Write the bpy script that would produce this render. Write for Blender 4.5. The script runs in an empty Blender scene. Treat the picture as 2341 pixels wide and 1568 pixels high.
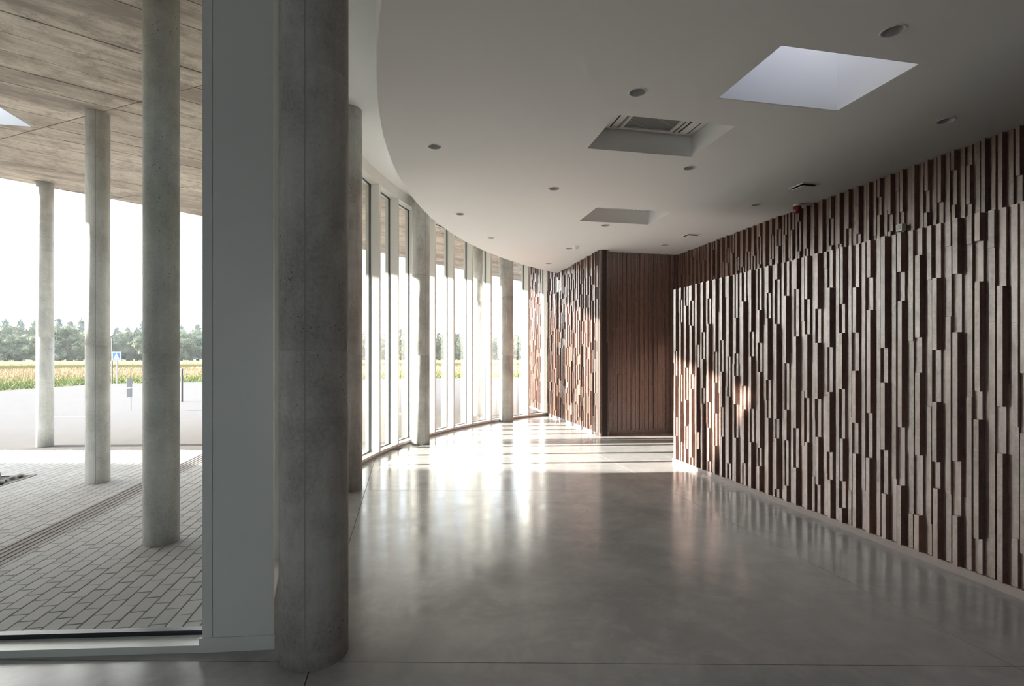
import bpy, bmesh, math, random
from mathutils import Vector, Matrix
R = math.radians
S = bpy.context.scene
COL = S.collection
random.seed(7)

# ---------------------------------------------------------------- camera, sky, sun, exposure
cam_data = bpy.data.cameras.new('camera')
cam = bpy.data.objects.new('camera', cam_data)
COL.objects.link(cam)
cam.location = (0, 0, 1.6)
cam.rotation_euler = (R(90), 0, 0)
cam_data.sensor_width = 36
cam_data.lens = 36 * 1200 / 2341
cam_data.shift_y = 32 / 2341
cam_data.clip_end = 3000
S.camera = cam

SUN_AZ, SUN_EL = -93.4, 13.3            # degrees from +Y, negative to the left
sun_data = bpy.data.lights.new('sun', 'SUN')
sun_data.energy = 16.0
sun_data.color = (1.0, 0.93, 0.84)
sun_data.angle = R(0.7)
sun = bpy.data.objects.new('sun', sun_data)
COL.objects.link(sun)
to_sun = Vector((math.sin(R(SUN_AZ)) * math.cos(R(SUN_EL)), math.cos(R(SUN_AZ)) * math.cos(R(SUN_EL)), math.sin(R(SUN_EL))))
sun.rotation_euler = to_sun.to_track_quat('Z', 'Y').to_euler()
sun.location = to_sun * 60

world = bpy.data.worlds.new('world')
S.world = world
world.use_nodes = True
wn = world.node_tree
wn.nodes.clear()
wo = wn.nodes.new('ShaderNodeOutputWorld')
wb = wn.nodes.new('ShaderNodeBackground')
tc = wn.nodes.new('ShaderNodeTexCoord'); sx = wn.nodes.new('ShaderNodeSeparateXYZ')
wn.links.new(tc.outputs['Generated'], sx.inputs[0])
ab = wn.nodes.new('ShaderNodeMath'); ab.operation = 'ABSOLUTE'; wn.links.new(sx.outputs['Z'], ab.inputs[0])
pw = wn.nodes.new('ShaderNodeMath'); pw.operation = 'POWER'; pw.inputs[1].default_value = 0.55; wn.links.new(ab.outputs[0], pw.inputs[0])
zen = wn.nodes.new('ShaderNodeMix'); zen.data_type = 'RGBA'          # hazy horizon to pale blue zenith
wn.links.new(pw.outputs[0], zen.inputs[0])
zen.inputs[6].default_value = (0.94, 0.97, 1.0, 1); zen.inputs[7].default_value = (0.58, 0.73, 0.98, 1)
dt = wn.nodes.new('ShaderNodeVectorMath'); dt.operation = 'DOT_PRODUCT'; wn.links.new(tc.outputs['Generated'], dt.inputs[0])
dt.inputs[1].default_value = tuple(to_sun)
mr = wn.nodes.new('ShaderNodeMapRange'); mr.interpolation_type = 'SMOOTHSTEP'; wn.links.new(dt.outputs['Value'], mr.inputs[0])
mr.inputs[1].default_value = 0.0; mr.inputs[2].default_value = 1.0
glow = wn.nodes.new('ShaderNodeMix'); glow.data_type = 'RGBA'; wn.links.new(mr.outputs[0], glow.inputs[0])
wn.links.new(zen.outputs[2], glow.inputs[6]); glow.inputs[7].default_value = (1.5, 1.42, 1.32, 1)
wb.inputs['Strength'].default_value = 2.5
wn.links.new(glow.outputs[2], wb.inputs[0])
wn.links.new(wb.outputs[0], wo.inputs[0])

S.view_settings.view_transform = 'Standard'
S.view_settings.look = 'None'
S.view_settings.exposure = 1.25
S.view_settings.gamma = 1.0
S.view_settings.use_curve_mapping = False
S.cycles.use_denoising = True
S.cycles.max_bounces = 10
S.cycles.diffuse_bounces = 6
S.cycles.glossy_bounces = 4
S.cycles.transparent_max_bounces = 16
S.cycles.sample_clamp_indirect = 6.0
S.cycles.caustics_reflective = False
S.cycles.caustics_refractive = False

# ---------------------------------------------------------------- helpers
def tag(o, label=None, cat=None, group=None, kind=None):
    if label: o['label'] = label
    if cat: o['category'] = cat
    if group: o['group'] = group
    if kind: o['kind'] = kind
    return o

def obj(name, me, mat=None, parent=None):
    o = bpy.data.objects.new(name, me)
    COL.objects.link(o)
    if mat and len(me.materials) == 0:
        me.materials.append(mat)
    if parent: o.parent = parent
    return o

def empty(name, loc):
    o = bpy.data.objects.new(name, None)
    COL.objects.link(o)
    o.location = loc
    o.empty_display_size = 0.1
    return o

class MB:
    def __init__(s): s.v = []; s.f = []
    def box_pts(s, quad, z0, z1):
        return s.prism(quad, z0, z1)
    def prism(s, poly, z0, z1):
        a = sum(poly[i][0] * poly[(i + 1) % len(poly)][1] - poly[(i + 1) % len(poly)][0] * poly[i][1] for i in range(len(poly)))
        if a < 0: poly = poly[::-1]
        n = len(poly); b = len(s.v)
        s.v += [(p[0], p[1], z0) for p in poly] + [(p[0], p[1], z1) for p in poly]
        s.f.append(tuple(b + i for i in range(n))[::-1])
        s.f.append(tuple(b + n + i for i in range(n)))
        for i in range(n):
            j = (i + 1) % n
            s.f.append((b + i, b + j, b + n + j, b + n + i))
        return s
    def box(s, x0, x1, y0, y1, z0, z1):
        return s.prism([(x0, y0), (x1, y0), (x1, y1), (x0, y1)], z0, z1)
    def fbox(s, O, u, n, a0, a1, d0, d1, z0, z1):
        P = lambda a, d: (O[0] + u[0] * a + n[0] * d, O[1] + u[1] * a + n[1] * d)
        return s.prism([P(a0, d0), P(a1, d0), P(a1, d1), P(a0, d1)], z0, z1)
    def lathe(s, prof, c=(0, 0), seg=48):
        b = len(s.v); m = len(prof)
        for i in range(seg):
            t = 2 * math.pi * i / seg
            for r, z in prof:
                s.v.append((c[0] + r * math.cos(t), c[1] + r * math.sin(t), z))
        for i in range(seg):
            j = (i + 1) % seg
            for k in range(m - 1):
                s.f.append((b + i * m + k, b + j * m + k, b + j * m + k + 1, b + i * m + k + 1))
        s.f.append(tuple(b + i * m for i in range(seg))[::-1])
        s.f.append(tuple(b + i * m + m - 1 for i in range(seg)))
        return s
    def mesh(s, name, smooth=False):
        me = bpy.data.meshes.new(name)
        me.from_pydata(s.v, [], s.f)
        me.update()
        if smooth:
            for p in me.polygons: p.use_smooth = len(p.vertices) == 4
        return me
    def build(s, name, mat, parent=None, smooth=False):
        return obj(name, s.mesh(name, smooth), mat, parent)

# ---------------------------------------------------------------- materials
def mat(name, base=(0.5, 0.5, 0.5), rough=0.6, metal=0.0, spec=0.5):
    m = bpy.data.materials.new(name); m.use_nodes = True
    b = m.node_tree.nodes['Principled BSDF']
    b.inputs['Base Color'].default_value = (*base, 1)
    b.inputs['Roughness'].default_value = rough
    b.inputs['Metallic'].default_value = metal
    b.inputs['Specular IOR Level'].default_value = spec
    return m

class NT:
    def __init__(s, m): s.t = m.node_tree; s.b = s.t.nodes['Principled BSDF']
    def n(s, typ, **kw):
        x = s.t.nodes.new(typ)
        for k, v in kw.items(): setattr(x, k, v)
        return x
    def l(s, a, b): s.t.links.new(a, b)
    def pos(s, scale=(1, 1, 1), rotz=0.0):
        g = s.n('ShaderNodeNewGeometry'); mp = s.n('ShaderNodeMapping')
        mp.inputs['Scale'].default_value = scale
        mp.inputs['Rotation'].default_value = (0, 0, rotz)
        s.l(g.outputs['Position'], mp.inputs[0])
        return mp.outputs[0]
    def noise(s, vec, scale=5, detail=4, rough=0.55, dist=0.0):
        x = s.n('ShaderNodeTexNoise')
        x.inputs['Scale'].default_value = scale
        x.inputs['Detail'].default_value = detail
        x.inputs['Roughness'].default_value = rough
        x.inputs['Distortion'].default_value = dist
        s.l(vec, x.inputs['Vector'])
        return x.outputs['Fac']
    def ramp(s, fac, stops):
        r = s.n('ShaderNodeValToRGB')
        e = r.color_ramp.elements
        while len(e) < len(stops): e.new(0.5)
        for i, (p, c) in enumerate(stops):
            e[i].position = p
            e[i].color = (*c, 1) if isinstance(c, tuple) else (c, c, c, 1)
        s.l(fac, r.inputs[0])
        return r.outputs[0]
    def mix(s, f, a, b, mode='MIX'):
        x = s.n('ShaderNodeMix', data_type='RGBA', blend_type=mode)
        if isinstance(f, (int, float)): x.inputs[0].default_value = f
        else: s.l(f, x.inputs[0])
        for v, i in ((a, 6), (b, 7)):
            if isinstance(v, tuple): x.inputs[i].default_value = (*v, 1)
            else: s.l(v, x.inputs[i])
        return x.outputs[2]
    def math(s, op, a, b=0.0):
        x = s.n('ShaderNodeMath', operation=op)
        for v, i in ((a, 0), (b, 1)):
            if isinstance(v, (int, float)): x.inputs[i].default_value = v
            else: s.l(v, x.inputs[i])
        return x.outputs[0]
    def bump(s, h, strength=0.2, dist=0.01):
        x = s.n('ShaderNodeBump')
        x.inputs['Strength'].default_value = strength
        x.inputs['Distance'].default_value = dist
        s.l(h, x.inputs['Height'])
        s.l(x.outputs[0], s.b.inputs['Normal'])
    def color(s, c): s.l(c, s.b.inputs['Base Color'])
    def rough(s, c): s.l(c, s.b.inputs['Roughness'])

def rand(nt):
    oi = nt.n('ShaderNodeObjectInfo'); g = nt.n('ShaderNodeNewGeometry')
    return nt.math('FRACT', nt.math('ADD', oi.outputs['Random'], g.outputs['Random Per Island']))

def concrete(name, c1, c2, holes=True, rough=0.75, streak=True):
    m = mat(name, c1, rough); t = NT(m)
    a = t.noise(t.pos((1, 1, 0.6)), 3.6, 7, 0.66, 0.2)
    base = t.mix(t.ramp(a, [(0.38, 0.0), (0.6, 1.0)]), tuple(x * 0.78 for x in c1), c2)
    if streak:
        st = t.noise(t.pos((1, 1, 0.06)), 22, 3, 0.5)
        base = t.mix(t.ramp(st, [(0.4, 0.0), (0.7, 0.35)]), base, tuple(x * 0.72 for x in c1))
    ring = t.noise(t.pos((0.25, 0.25, 5)), 1.4, 4, 0.6, 0.2)
    base = t.mix(t.ramp(ring, [(0.54, 0.0), (0.68, 0.22)]), base, tuple(min(1, x * 1.22) for x in c2))
    fine = t.noise(t.pos(), 60, 3)
    base = t.mix(t.ramp(fine, [(0.4, 0.0), (0.62, 0.25)]), base, tuple(x * 1.25 for x in c2))
    if holes:
        v = t.n('ShaderNodeTexVoronoi'); v.inputs['Scale'].default_value = 42
        vd = t.n('ShaderNodeVectorMath', operation='ADD'); t.l(t.pos(), vd.inputs[0]); nz = t.n('ShaderNodeTexNoise'); nz.inputs['Scale'].default_value = 60; t.l(t.pos(), nz.inputs['Vector']); sc = t.n('ShaderNodeVectorMath', operation='SCALE'); sc.inputs['Scale'].default_value = 0.012; t.l(nz.outputs['Color'], sc.inputs[0]); t.l(sc.outputs[0], vd.inputs[1]); t.l(vd.outputs[0], v.inputs['Vector'])
        clus = t.noise(t.pos(), 2.2, 2)
        thr = t.math('MULTIPLY', t.math('SUBTRACT', clus, 0.43), 0.95)
        h = t.math('LESS_THAN', v.outputs['Distance'], thr)
        h2 = t.math('MULTIPLY', h, t.math('GREATER_THAN', t.noise(t.pos(), 17, 1), 0.5))
        base = t.mix(h2, base, tuple(x * 0.42 for x in c1))
    t.color(base)
    t.bump(t.noise(t.pos(), 35, 5), 0.15, 0.01)
    return m

M = {}
M['pillar'] = concrete('pillar_concrete', (0.46, 0.455, 0.43), (0.56, 0.555, 0.53))
M['pillar_out'] = concrete('outdoor_column_concrete', (0.58, 0.59, 0.565), (0.66, 0.67, 0.64))

def board_mat():
    m = mat('board_marked_concrete', (0.5, 0.43, 0.35), 0.85); t = NT(m)
    vec = t.pos((1, 1, 1), -R(40))
    mp = t.n('ShaderNodeMapping'); mp.inputs['Scale'].default_value = (0.5, 5.0, 1); t.l(vec, mp.inputs[0])
    grain = t.noise(mp.outputs[0], 6, 5, 0.6)
    c = t.mix(t.ramp(grain, [(0.3, 0.0), (0.7, 1.0)]), (0.60, 0.51, 0.415), (0.84, 0.75, 0.63))
    mp2 = t.n('ShaderNodeMapping'); mp2.inputs['Scale'].default_value = (0.35, 1.2, 1); t.l(vec, mp2.inputs[0])
    big = t.noise(mp2.outputs[0], 1.6, 7, 0.72, 0.25)
    c = t.mix(t.ramp(big, [(0.46, 0.0), (0.60, 0.9)]), c, (0.31, 0.25, 0.20))
    sp = t.noise(t.pos(), 5.0, 9, 0.8, 0.2)
    c = t.mix(t.ramp(sp, [(0.49, 0.0), (0.60, 0.8)]), c, (0.34, 0.285, 0.235))
    r = rand(t)
    c = t.mix(t.ramp(r, [(0.0, 0.0), (1.0, 0.45)]), c, (0.38, 0.32, 0.27))
    t.color(c)
    t.bump(grain, 0.25, 0.01)
    return m
M['board'] = board_mat()
M['canopy'] = concrete('canopy_concrete', (0.42, 0.37, 0.31), (0.5, 0.45, 0.38), holes=False, streak=False)

def wood_mat():
    m = mat('stained_wood', (0.2, 0.1, 0.08), 0.42); t = NT(m)
    r = rand(t)
    c = t.mix(r, (0.085, 0.042, 0.032), (0.26, 0.145, 0.11))
    g = t.noise(t.pos((30, 30, 1.3)), 1.6, 5, 0.6, 0.4)
    c = t.mix(t.ramp(g, [(0.35, 0.0), (0.7, 0.8)]), c, (0.075, 0.036, 0.028))
    k = t.noise(t.pos((9, 9, 14)), 2.0, 5, 0.7, 1.2)
    c = t.mix(t.ramp(k, [(0.42, 0.0), (0.72, 0.55)]), c, (0.34, 0.20, 0.155))
    t.color(c)
    cw = t.noise(t.pos((16, 16, 4)), 1.5, 5, 0.7, 0.6)
    t.l(t.ramp(cw, [(0.3, 0.45), (0.65, 1.0)]), t.b.inputs['Coat Weight'])
    t.b.inputs['Coat IOR'].default_value = 2.3
    t.b.inputs['Coat Roughness'].default_value = 0.33
    t.bump(k, 0.5, 0.004)
    return m
M['wood'] = wood_mat()
M['wood_dark'] = mat('dark_backing', (0.035, 0.022, 0.018), 0.8)
M['base_grey'] = mat('painted_baseboard', (0.30, 0.25, 0.245), 0.45)
M['white'] = mat('white_plaster', (0.87, 0.878, 0.88), 0.85)
M['shaft'] = mat('white_shaft', (0.82, 0.82, 0.83), 0.8)
M['lining'] = mat('painted_opening_lining', (0.5, 0.5, 0.51), 0.8)
M['frame'] = mat('white_aluminium', (0.74, 0.73, 0.69), 0.38)
M['frame_near'] = mat('grey_aluminium', (0.70, 0.73, 0.71), 0.35)
M['gasket'] = mat('black_gasket', (0.015, 0.02, 0.028), 0.4)
M['plastic'] = mat('white_plastic', (0.85, 0.85, 0.83), 0.4)
M['grille'] = mat('grey_mesh_grille', (0.22, 0.22, 0.22), 0.6)
M['grille_line'] = mat('grille_rib', (0.45, 0.45, 0.45), 0.5)
M['red'] = mat('dark_red_plastic', (0.22, 0.035, 0.035), 0.3)
M['dark'] = mat('dark_void', (0.02, 0.02, 0.02), 0.7)
M['lamp_cup'] = mat('downlight_reflector', (0.6, 0.61, 0.61), 0.35, 0.0)
M['rear'] = mat('rear_room_paint', (0.78, 0.78, 0.78), 0.8)
M['steel'] = mat('galvanised_steel', (0.20, 0.19, 0.18), 0.6, 0.0)
M['dark_post'] = mat('dark_painted_post', (0.06, 0.05, 0.06), 0.5)
M['blue'] = mat('sign_blue', (0.008, 0.10, 0.34), 0.5)
M['sign_white'] = mat('sign_white', (0.85, 0.85, 0.85), 0.4)
M['sign_black'] = mat('sign_black', (0.03, 0.03, 0.03), 0.5)
M['marking'] = mat('road_marking', (0.8, 0.78, 0.7), 0.7)
M['sand'] = mat('joint_sand', (0.22, 0.215, 0.21), 0.95)
M['seam'] = mat('mould_seam_concrete', (0.34, 0.335, 0.32), 0.9)
M['rib'] = mat('tactile_paver', (0.23, 0.205, 0.195), 0.85)

def floor_mat():
    m = mat('polished_concrete', (0.3, 0.3, 0.29), 0.16); t = NT(m)
    a = t.noise(t.pos(), 0.7, 6, 0.62, 0.5)
    c = t.mix(t.ramp(a, [(0.36, 0.0), (0.64, 1.0)]), (0.31, 0.31, 0.31), (0.44, 0.436, 0.43))
    b = t.noise(t.pos(), 4.5, 8, 0.7, 0.4)
    c = t.mix(t.ramp(b, [(0.45, 0.0), (0.7, 0.5)]), c, (0.52, 0.51, 0.49))
    v = t.n('ShaderNodeTexVoronoi'); v.inputs['Scale'].default_value = 1.7; t.l(t.pos(), v.inputs['Vector'])
    c = t.mix(t.math('LESS_THAN', v.outputs['Distance'], 0.012), c, (0.04, 0.035, 0.03))
    t.color(c)
    t.rough(t.ramp(t.noise(t.pos((1, 1, 1)), 2.2, 6, 0.65), [(0.35, 0.13), (0.7, 0.26)]))
    t.b.inputs['Specular IOR Level'].default_value = 0.3
    n1 = t.noise(t.pos((6, 14, 1)), 1.0, 3)
    t.bump(n1, 0.035, 0.01)
    return m
M['floor'] = floor_mat()

def paver_mat():
    m = mat('grey_paver', (0.4, 0.4, 0.39), 0.9, 0.0, 0.12); t = NT(m)
    r = rand(t)
    c = t.mix(r, (0.39, 0.385, 0.38), (0.46, 0.455, 0.45))
    n = t.noise(t.pos(), 1.3, 6, 0.6)
    c = t.mix(t.ramp(n, [(0.4, 0.0), (0.7, 0.5)]), c, (0.38, 0.365, 0.355))
    f = t.noise(t.pos(), 90, 2)
    c = t.mix(t.ramp(f, [(0.4, 0.0), (0.7, 0.3)]), c, (0.5, 0.49, 0.48))
    t.color(c)
    return m
M['paver'] = paver_mat()

def plaza_mat():
    m = mat('far_plaza_paving', (0.4, 0.4, 0.39), 0.9, 0.0, 0.0); t = NT(m)
    br = t.n('ShaderNodeTexBrick')
    t.l(t.pos((1, 1, 1), -R(101.4)), br.inputs['Vector'])
    br.inputs['Scale'].default_value = 1.0
    br.inputs['Brick Width'].default_value = 0.2
    br.inputs['Row Height'].default_value = 0.1
    br.inputs['Mortar Size'].default_value = 0.004
    br.inputs['Color1'].default_value = (0.138, 0.130, 0.126, 1)
    br.inputs['Color2'].default_value = (0.150, 0.141, 0.137, 1)
    br.inputs['Mortar'].default_value = (0.14, 0.13, 0.126, 1)
    n = t.noise(t.pos((1, 1, 1)), 0.35, 5, 0.6)
    c = t.mix(t.ramp(n, [(0.4, 0.0), (0.7, 0.4)]), br.outputs[0], (0.130, 0.122, 0.118))
    t.color(c)
    return m
M['plaza'] = plaza_mat()

def field_mat():
    m = mat('field_ground', (0.3, 0.28, 0.1), 0.95, 0.0, 0.0); t = NT(m)
    n = t.noise(t.pos(), 0.08, 6, 0.6)
    t.color(t.mix(t.ramp(n, [(0.35, 0.0), (0.65, 1.0)]), (0.19, 0.155, 0.08), (0.13, 0.135, 0.06)))
    return m
M['field'] = field_mat()

def grass_mat():
    m = mat('tall_grass', (0.3, 0.3, 0.1), 0.8, 0.0, 0.1); t = NT(m)
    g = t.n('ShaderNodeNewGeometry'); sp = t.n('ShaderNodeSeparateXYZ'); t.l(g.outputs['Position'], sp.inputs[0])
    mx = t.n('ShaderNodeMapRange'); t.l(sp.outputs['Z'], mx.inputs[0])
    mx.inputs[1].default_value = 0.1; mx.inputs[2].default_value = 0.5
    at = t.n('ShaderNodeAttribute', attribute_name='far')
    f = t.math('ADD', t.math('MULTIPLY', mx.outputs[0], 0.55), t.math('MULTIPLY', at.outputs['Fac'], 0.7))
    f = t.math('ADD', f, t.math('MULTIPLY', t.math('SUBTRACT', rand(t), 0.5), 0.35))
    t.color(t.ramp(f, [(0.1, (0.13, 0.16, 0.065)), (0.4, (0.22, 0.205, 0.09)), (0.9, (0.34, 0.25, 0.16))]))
    t.b.inputs['Subsurface Weight'].default_value = 0.0
    return m
M['grass'] = grass_mat()
M['crop'] = mat('crop_rows', (0.22, 0.19, 0.10), 0.9, 0.0, 0.0)

def leaf_mat(name, c1, c2):
    m = mat(name, c1, 0.8); t = NT(m)
    n = t.noise(t.pos(), 0.9, 4, 0.7)
    c = t.mix(t.ramp(n, [(0.38, 0.0), (0.62, 1.0)]), c1, c2)
    oi = t.n('ShaderNodeObjectInfo')
    c = t.mix(t.math('MULTIPLY', oi.outputs['Random'], 0.5), c, (0.15, 0.155, 0.09))
    t.color(c)
    return m
M['leaf'] = leaf_mat('deciduous_foliage', (0.05, 0.075, 0.05), (0.12, 0.13, 0.065))
M['needle'] = leaf_mat('conifer_foliage', (0.065, 0.09, 0.085), (0.10, 0.13, 0.11))
M['bark'] = mat('bark', (0.14, 0.10, 0.07), 0.9)
M['soil'] = mat('dark_soil', (0.10, 0.095, 0.085), 0.95)
M['stone'] = concrete('rubble_stone', (0.16, 0.155, 0.145), (0.26, 0.25, 0.24), holes=False, streak=False)

def glass_mat(name='window_glass', tint=(0.965, 0.985, 0.98)):
    m = bpy.data.materials.new(name); m.use_nodes = True
    t = m.node_tree; t.nodes.clear()
    o = t.nodes.new('ShaderNodeOutputMaterial'); mx = t.nodes.new('ShaderNodeMixShader')
    tr = t.nodes.new('ShaderNodeBsdfTransparent'); gl = t.nodes.new('ShaderNodeBsdfGlossy')
    fr = t.nodes.new('ShaderNodeFresnel')
    ge = t.nodes.new('ShaderNodeNewGeometry'); ior = t.nodes.new('ShaderNodeMapRange')
    ior.inputs[3].default_value = 1.5; ior.inputs[4].default_value = 1 / 1.5
    t.links.new(ge.outputs['Backfacing'], ior.inputs[0]); t.links.new(ior.outputs[0], fr.inputs[0])
    tr.inputs[0].default_value = (*tint, 1)
    gl.inputs['Roughness'].default_value = 0.0
    t.links.new(fr.outputs[0], mx.inputs[0]); t.links.new(tr.outputs[0], mx.inputs[1]); t.links.new(gl.outputs[0], mx.inputs[2])
    t.links.new(mx.outputs[0], o.inputs[0])
    return m
M['glass'] = glass_mat()
M['dome'] = glass_mat('acrylic_dome', (0.27, 0.27, 0.28))

# ---------------------------------------------------------------- plan geometry (metres; camera at the origin looking along +Y)
WC, WR = (7.79, 7.09), 10.03             # window arc: centre and inner radius
CC, CR = (9.31, 6.62), 10.67             # edge of the lowered ceiling
H1, H2 = 3.76, 4.58                      # lowered ceiling, raised ceiling
HC = 4.72                                # canopy soffit
AX = Vector((-0.1985, 0.9801))           # long axis of the building
AY = Vector((0.9801, 0.1985))
def arc(c, r, psi): return (c[0] - r * math.cos(R(psi)), c[1] + r * math.sin(R(psi)))
NODES = [8.12 + 4.35 * k for k in range(-7, 10)]
def wallx(x0, z0, z): return x0 + 0.2025 * (z0 - z)
ULX = lambda y: wallx(3.46, 11.19, y)    # upper right wall
PNX = lambda y: wallx(2.427, 8.0, y)     # face of the lower panelled volume
BPX = lambda y: wallx(1.758, 10.55, y)   # far left panelled wall

# ---------------------------------------------------------------- outdoors: ground
# near base under the pavers; the far paving sits level with the paver tops
base = MB().prism([(-24.3, -40), (-24.3, 9.1), (-1.5, 9.1), (-1.5, -40)], -0.35, -0.014).build('paving_bed', M['sand'])
tag(base, 'sand bed under the grey paving', kind='structure')
far = MB().prism([(-24.3, 9.1), (-24.3, 24.9), (-24.5, 31.6), (-10, 37.6), (10, 45), (40, 53), (60, 17.4), (BPX(17.4) + .2, 17.4)] + [arc(WC, WR + 0.236, p) for p in (47, 43, 38, 33, 28, 24, 19.5, 15, 11.3)], -0.35, -0.002).build('plaza_paving', M['plaza'])
tag(far, kind='structure')
far2 = MB().prism([(-24.3, -40), (-24.3, 9.1), (-9.4, 9.1), (-9.4, -40)], -0.3, -0.002)
far2.build('plaza_paving', M['plaza'])['kind'] = 'structure'
fld = MB().prism([(-700, -60), (-24.3, -60), (-24.3, 24.9), (-24.5, 31.6), (-10, 37.6), (10, 45), (40, 53), (700, 53), (700, 900), (-700, 900)], -0.4, -0.02).build('field', M['field'])
tag(fld, kind='structure')

# room outline used as clip
def in_building(x, y, pad=0.0):
    if y < 2.96 - 0.05 * (-1.7 - x) * 1.0 + pad and x < -1.5: return True
    if x >= -1.5 and y < 3.1: return True
    return math.hypot(x - WC[0], y - WC[1]) < WR + 0.24 + pad

PIT = Vector((-6.48, 7.10))
PITS = 1.35
def in_pit(x, y):
    d = Vector((x, y)) - PIT
    a = d.dot(-AX); b = d.dot(-AY)
    return -0.03 < a < PITS and -0.03 < b < PITS

pav = []
PW, PL = 0.10, 0.20
ri = 0
s = -9.6
while s < 3.2:
    if not (-3.33 <= s + 0.001 and s + PW - 0.001 <= -3.03):
        t0 = (0.5 * PL if ri % 2 else 0.0) + 0.4
        while t0 < 15.4:
            c = AY * (s + PW / 2) + AX * (t0 + PL / 2)
            if c.y < 9.12 and c.x > -9.3 and not in_building(c.x, c.y, 0.04) and not in_pit(c.x, c.y):
                pav.append((c.x, c.y))
            t0 += PL
    s += PW; ri += 1
def scr(x, y, z): return (1170 + 1200 * x / y, 816 - 1200 * (z - 1.6) / y)
def pkey(p):
    x, y = p
    px, py = scr(x, y, 0)
    return y if (-10 < px < 470 and y > 0) else 100 + y
pav.sort(key=pkey)
pm = MB()
for dx, dy, zz in ((PW / 2 - 0.0028, PL / 2 - 0.0028, 0),):
    b = 0.003
    vs = [(-dx, -dy, -0.014), (dx, -dy, -0.014), (dx, dy, -0.014), (-dx, dy, -0.014),
          (-dx, -dy, -b), (dx, -dy, -b), (dx, dy, -b), (-dx, dy, -b),
          (-dx + b, -dy + b, 0), (dx - b, -dy + b, 0), (dx - b, dy - b, 0), (-dx + b, dy - b, 0)]
    fs = [(0, 1, 5, 4), (1, 2, 6, 5), (2, 3, 7, 6), (3, 0, 4, 7), (4, 5, 9, 8), (5, 6, 10, 9), (6, 7, 11, 10), (7, 4, 8, 11), (8, 9, 10, 11)]
pm.v, pm.f = vs, fs
pavme = pm.mesh('paver')
PANG = math.atan2(AX.y, AX.x) - math.pi / 2
for (x, y) in pav[:300]:
    o = obj('paver', pavme, M['paver'], base)
    o.location = (x, y, random.uniform(-0.0012, 0.0012)); o.rotation_euler = (0, 0, PANG)
rest = MB(); ca, sa = math.cos(PANG), math.sin(PANG)
for (x, y) in pav[300:]:
    b = len(rest.v); dz = random.uniform(-0.0012, 0.0012)
    rest.v += [(x + v[0] * ca - v[1] * sa, y + v[0] * sa + v[1] * ca, v[2] + dz) for v in vs]
    rest.f += [tuple(b + i for i in f) for f in fs]
o = rest.build('paver_field', M['paver'], base); o['kind'] = 'stuff'

# tactile strip with raised ribs, tile by tile
strip = MB()
strip_root = obj('tactile_strip', MB().fbox((0, 0), AX, AY, 1.6, 11.2, -3.325, -3.035, -0.014, -0.009).mesh('tactile_strip'), M['sand'])
tag(strip_root, 'brown ribbed tactile guide strip crossing the grey pavers outside', 'paving strip')
tile = MB()
tile.box(-0.147, 0.147, -0.147, 0.147, -0.008, -0.002)
for k in range(5):
    x = -0.118 + k * 0.059
    tile.box(x - 0.015, x + 0.015, -0.146, 0.146, -0.002, 0.004)
tme = tile.mesh('tactile_tile')
tt = 1.75
while tt < 11.1:
    c = AX * tt + AY * (-3.18)
    if not in_building(c.x, c.y, 0.12):
        o = obj('tactile_tile', tme, M['rib'], strip_root)
        o.location = (c.x, c.y, 0); o.rotation_euler = (0, 0, PANG)
    tt += 0.3

# tree pit with rubble
pit = MB()
P = lambda a, b: tuple(PIT - AX * a - AY * b)
pit_root = MB().prism([P(0, 0), P(PITS, 0), P(PITS, PITS), P(0, PITS)], -0.013, -0.006).build('tree_pit', M['soil'])
tag(pit_root, 'square unplanted pit of dark soil cut in the paving', 'planting pit')
kb = MB()
for a0, a1, b0, b1 in ((-0.03, 0.0, -0.03, PITS), (-0.03, PITS, -0.03, 0.0), (PITS, PITS + 0.03, -0.03, PITS), (0, PITS, PITS, PITS + 0.03)):
    kb.prism([P(a0, b0), P(a1, b0), P(a1, b1), P(a0, b1)], -0.013, 0.004)
kb.build('steel_edging', M['rib'], pit_root)
def rock_mesh(seed):
    rnd = random.Random(seed)
    bm = bmesh.new(); bmesh.ops.create_icosphere(bm, subdivisions=2, radius=1)
    for v in bm.verts:
        v.co *= rnd.uniform(0.8, 1.15)
        v.co.z *= 0.6
    me = bpy.data.meshes.new('stone'); bm.to_mesh(me); bm.free(); return me
rk = [rock_mesh(i) for i in range(3)]
rs = random.Random(5); spots = []
while len(spots) < 26:
    a, b, r = rs.uniform(0.08, 0.75), rs.uniform(0.06, 0.75), rs.uniform(0.03, 0.085)
    if all(math.hypot(a - q[0], b - q[1]) > (r + q[2]) * 1.02 for q in spots): spots.append((a, b, r))
for i, (a, b, r) in enumerate(spots):
    o = obj('stone', rk[i % 3], M['stone']); p = P(a, b)
    o.location = (p[0], p[1], r * 0.42); o.scale = (r, r * random.uniform(.7, 1.1), r); o.rotation_euler = (0, 0, random.uniform(0, 6))
    tag(o, 'rough grey stone lying on the soil of the tree pit', 'stone', 'stones in the tree pit')

kb = MB().prism([(-9.4, 9.02), (-1.93, 9.02), (-1.93, 9.26), (-9.4, 9.26)], -0.01, 0.0035).build('kerb_strip', M['plaza'])
tag(kb, kind='structure')
# road marking
mk = MB().prism([(-12.25, 14.0), (-11.2, 13.95), (-11.2, 14.13), (-12.25, 14.22)], 0.0, 0.006).build('road_marking', M['marking'])
tag(mk, 'short cream line painted on the paving behind the outdoor columns', 'road marking')

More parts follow.
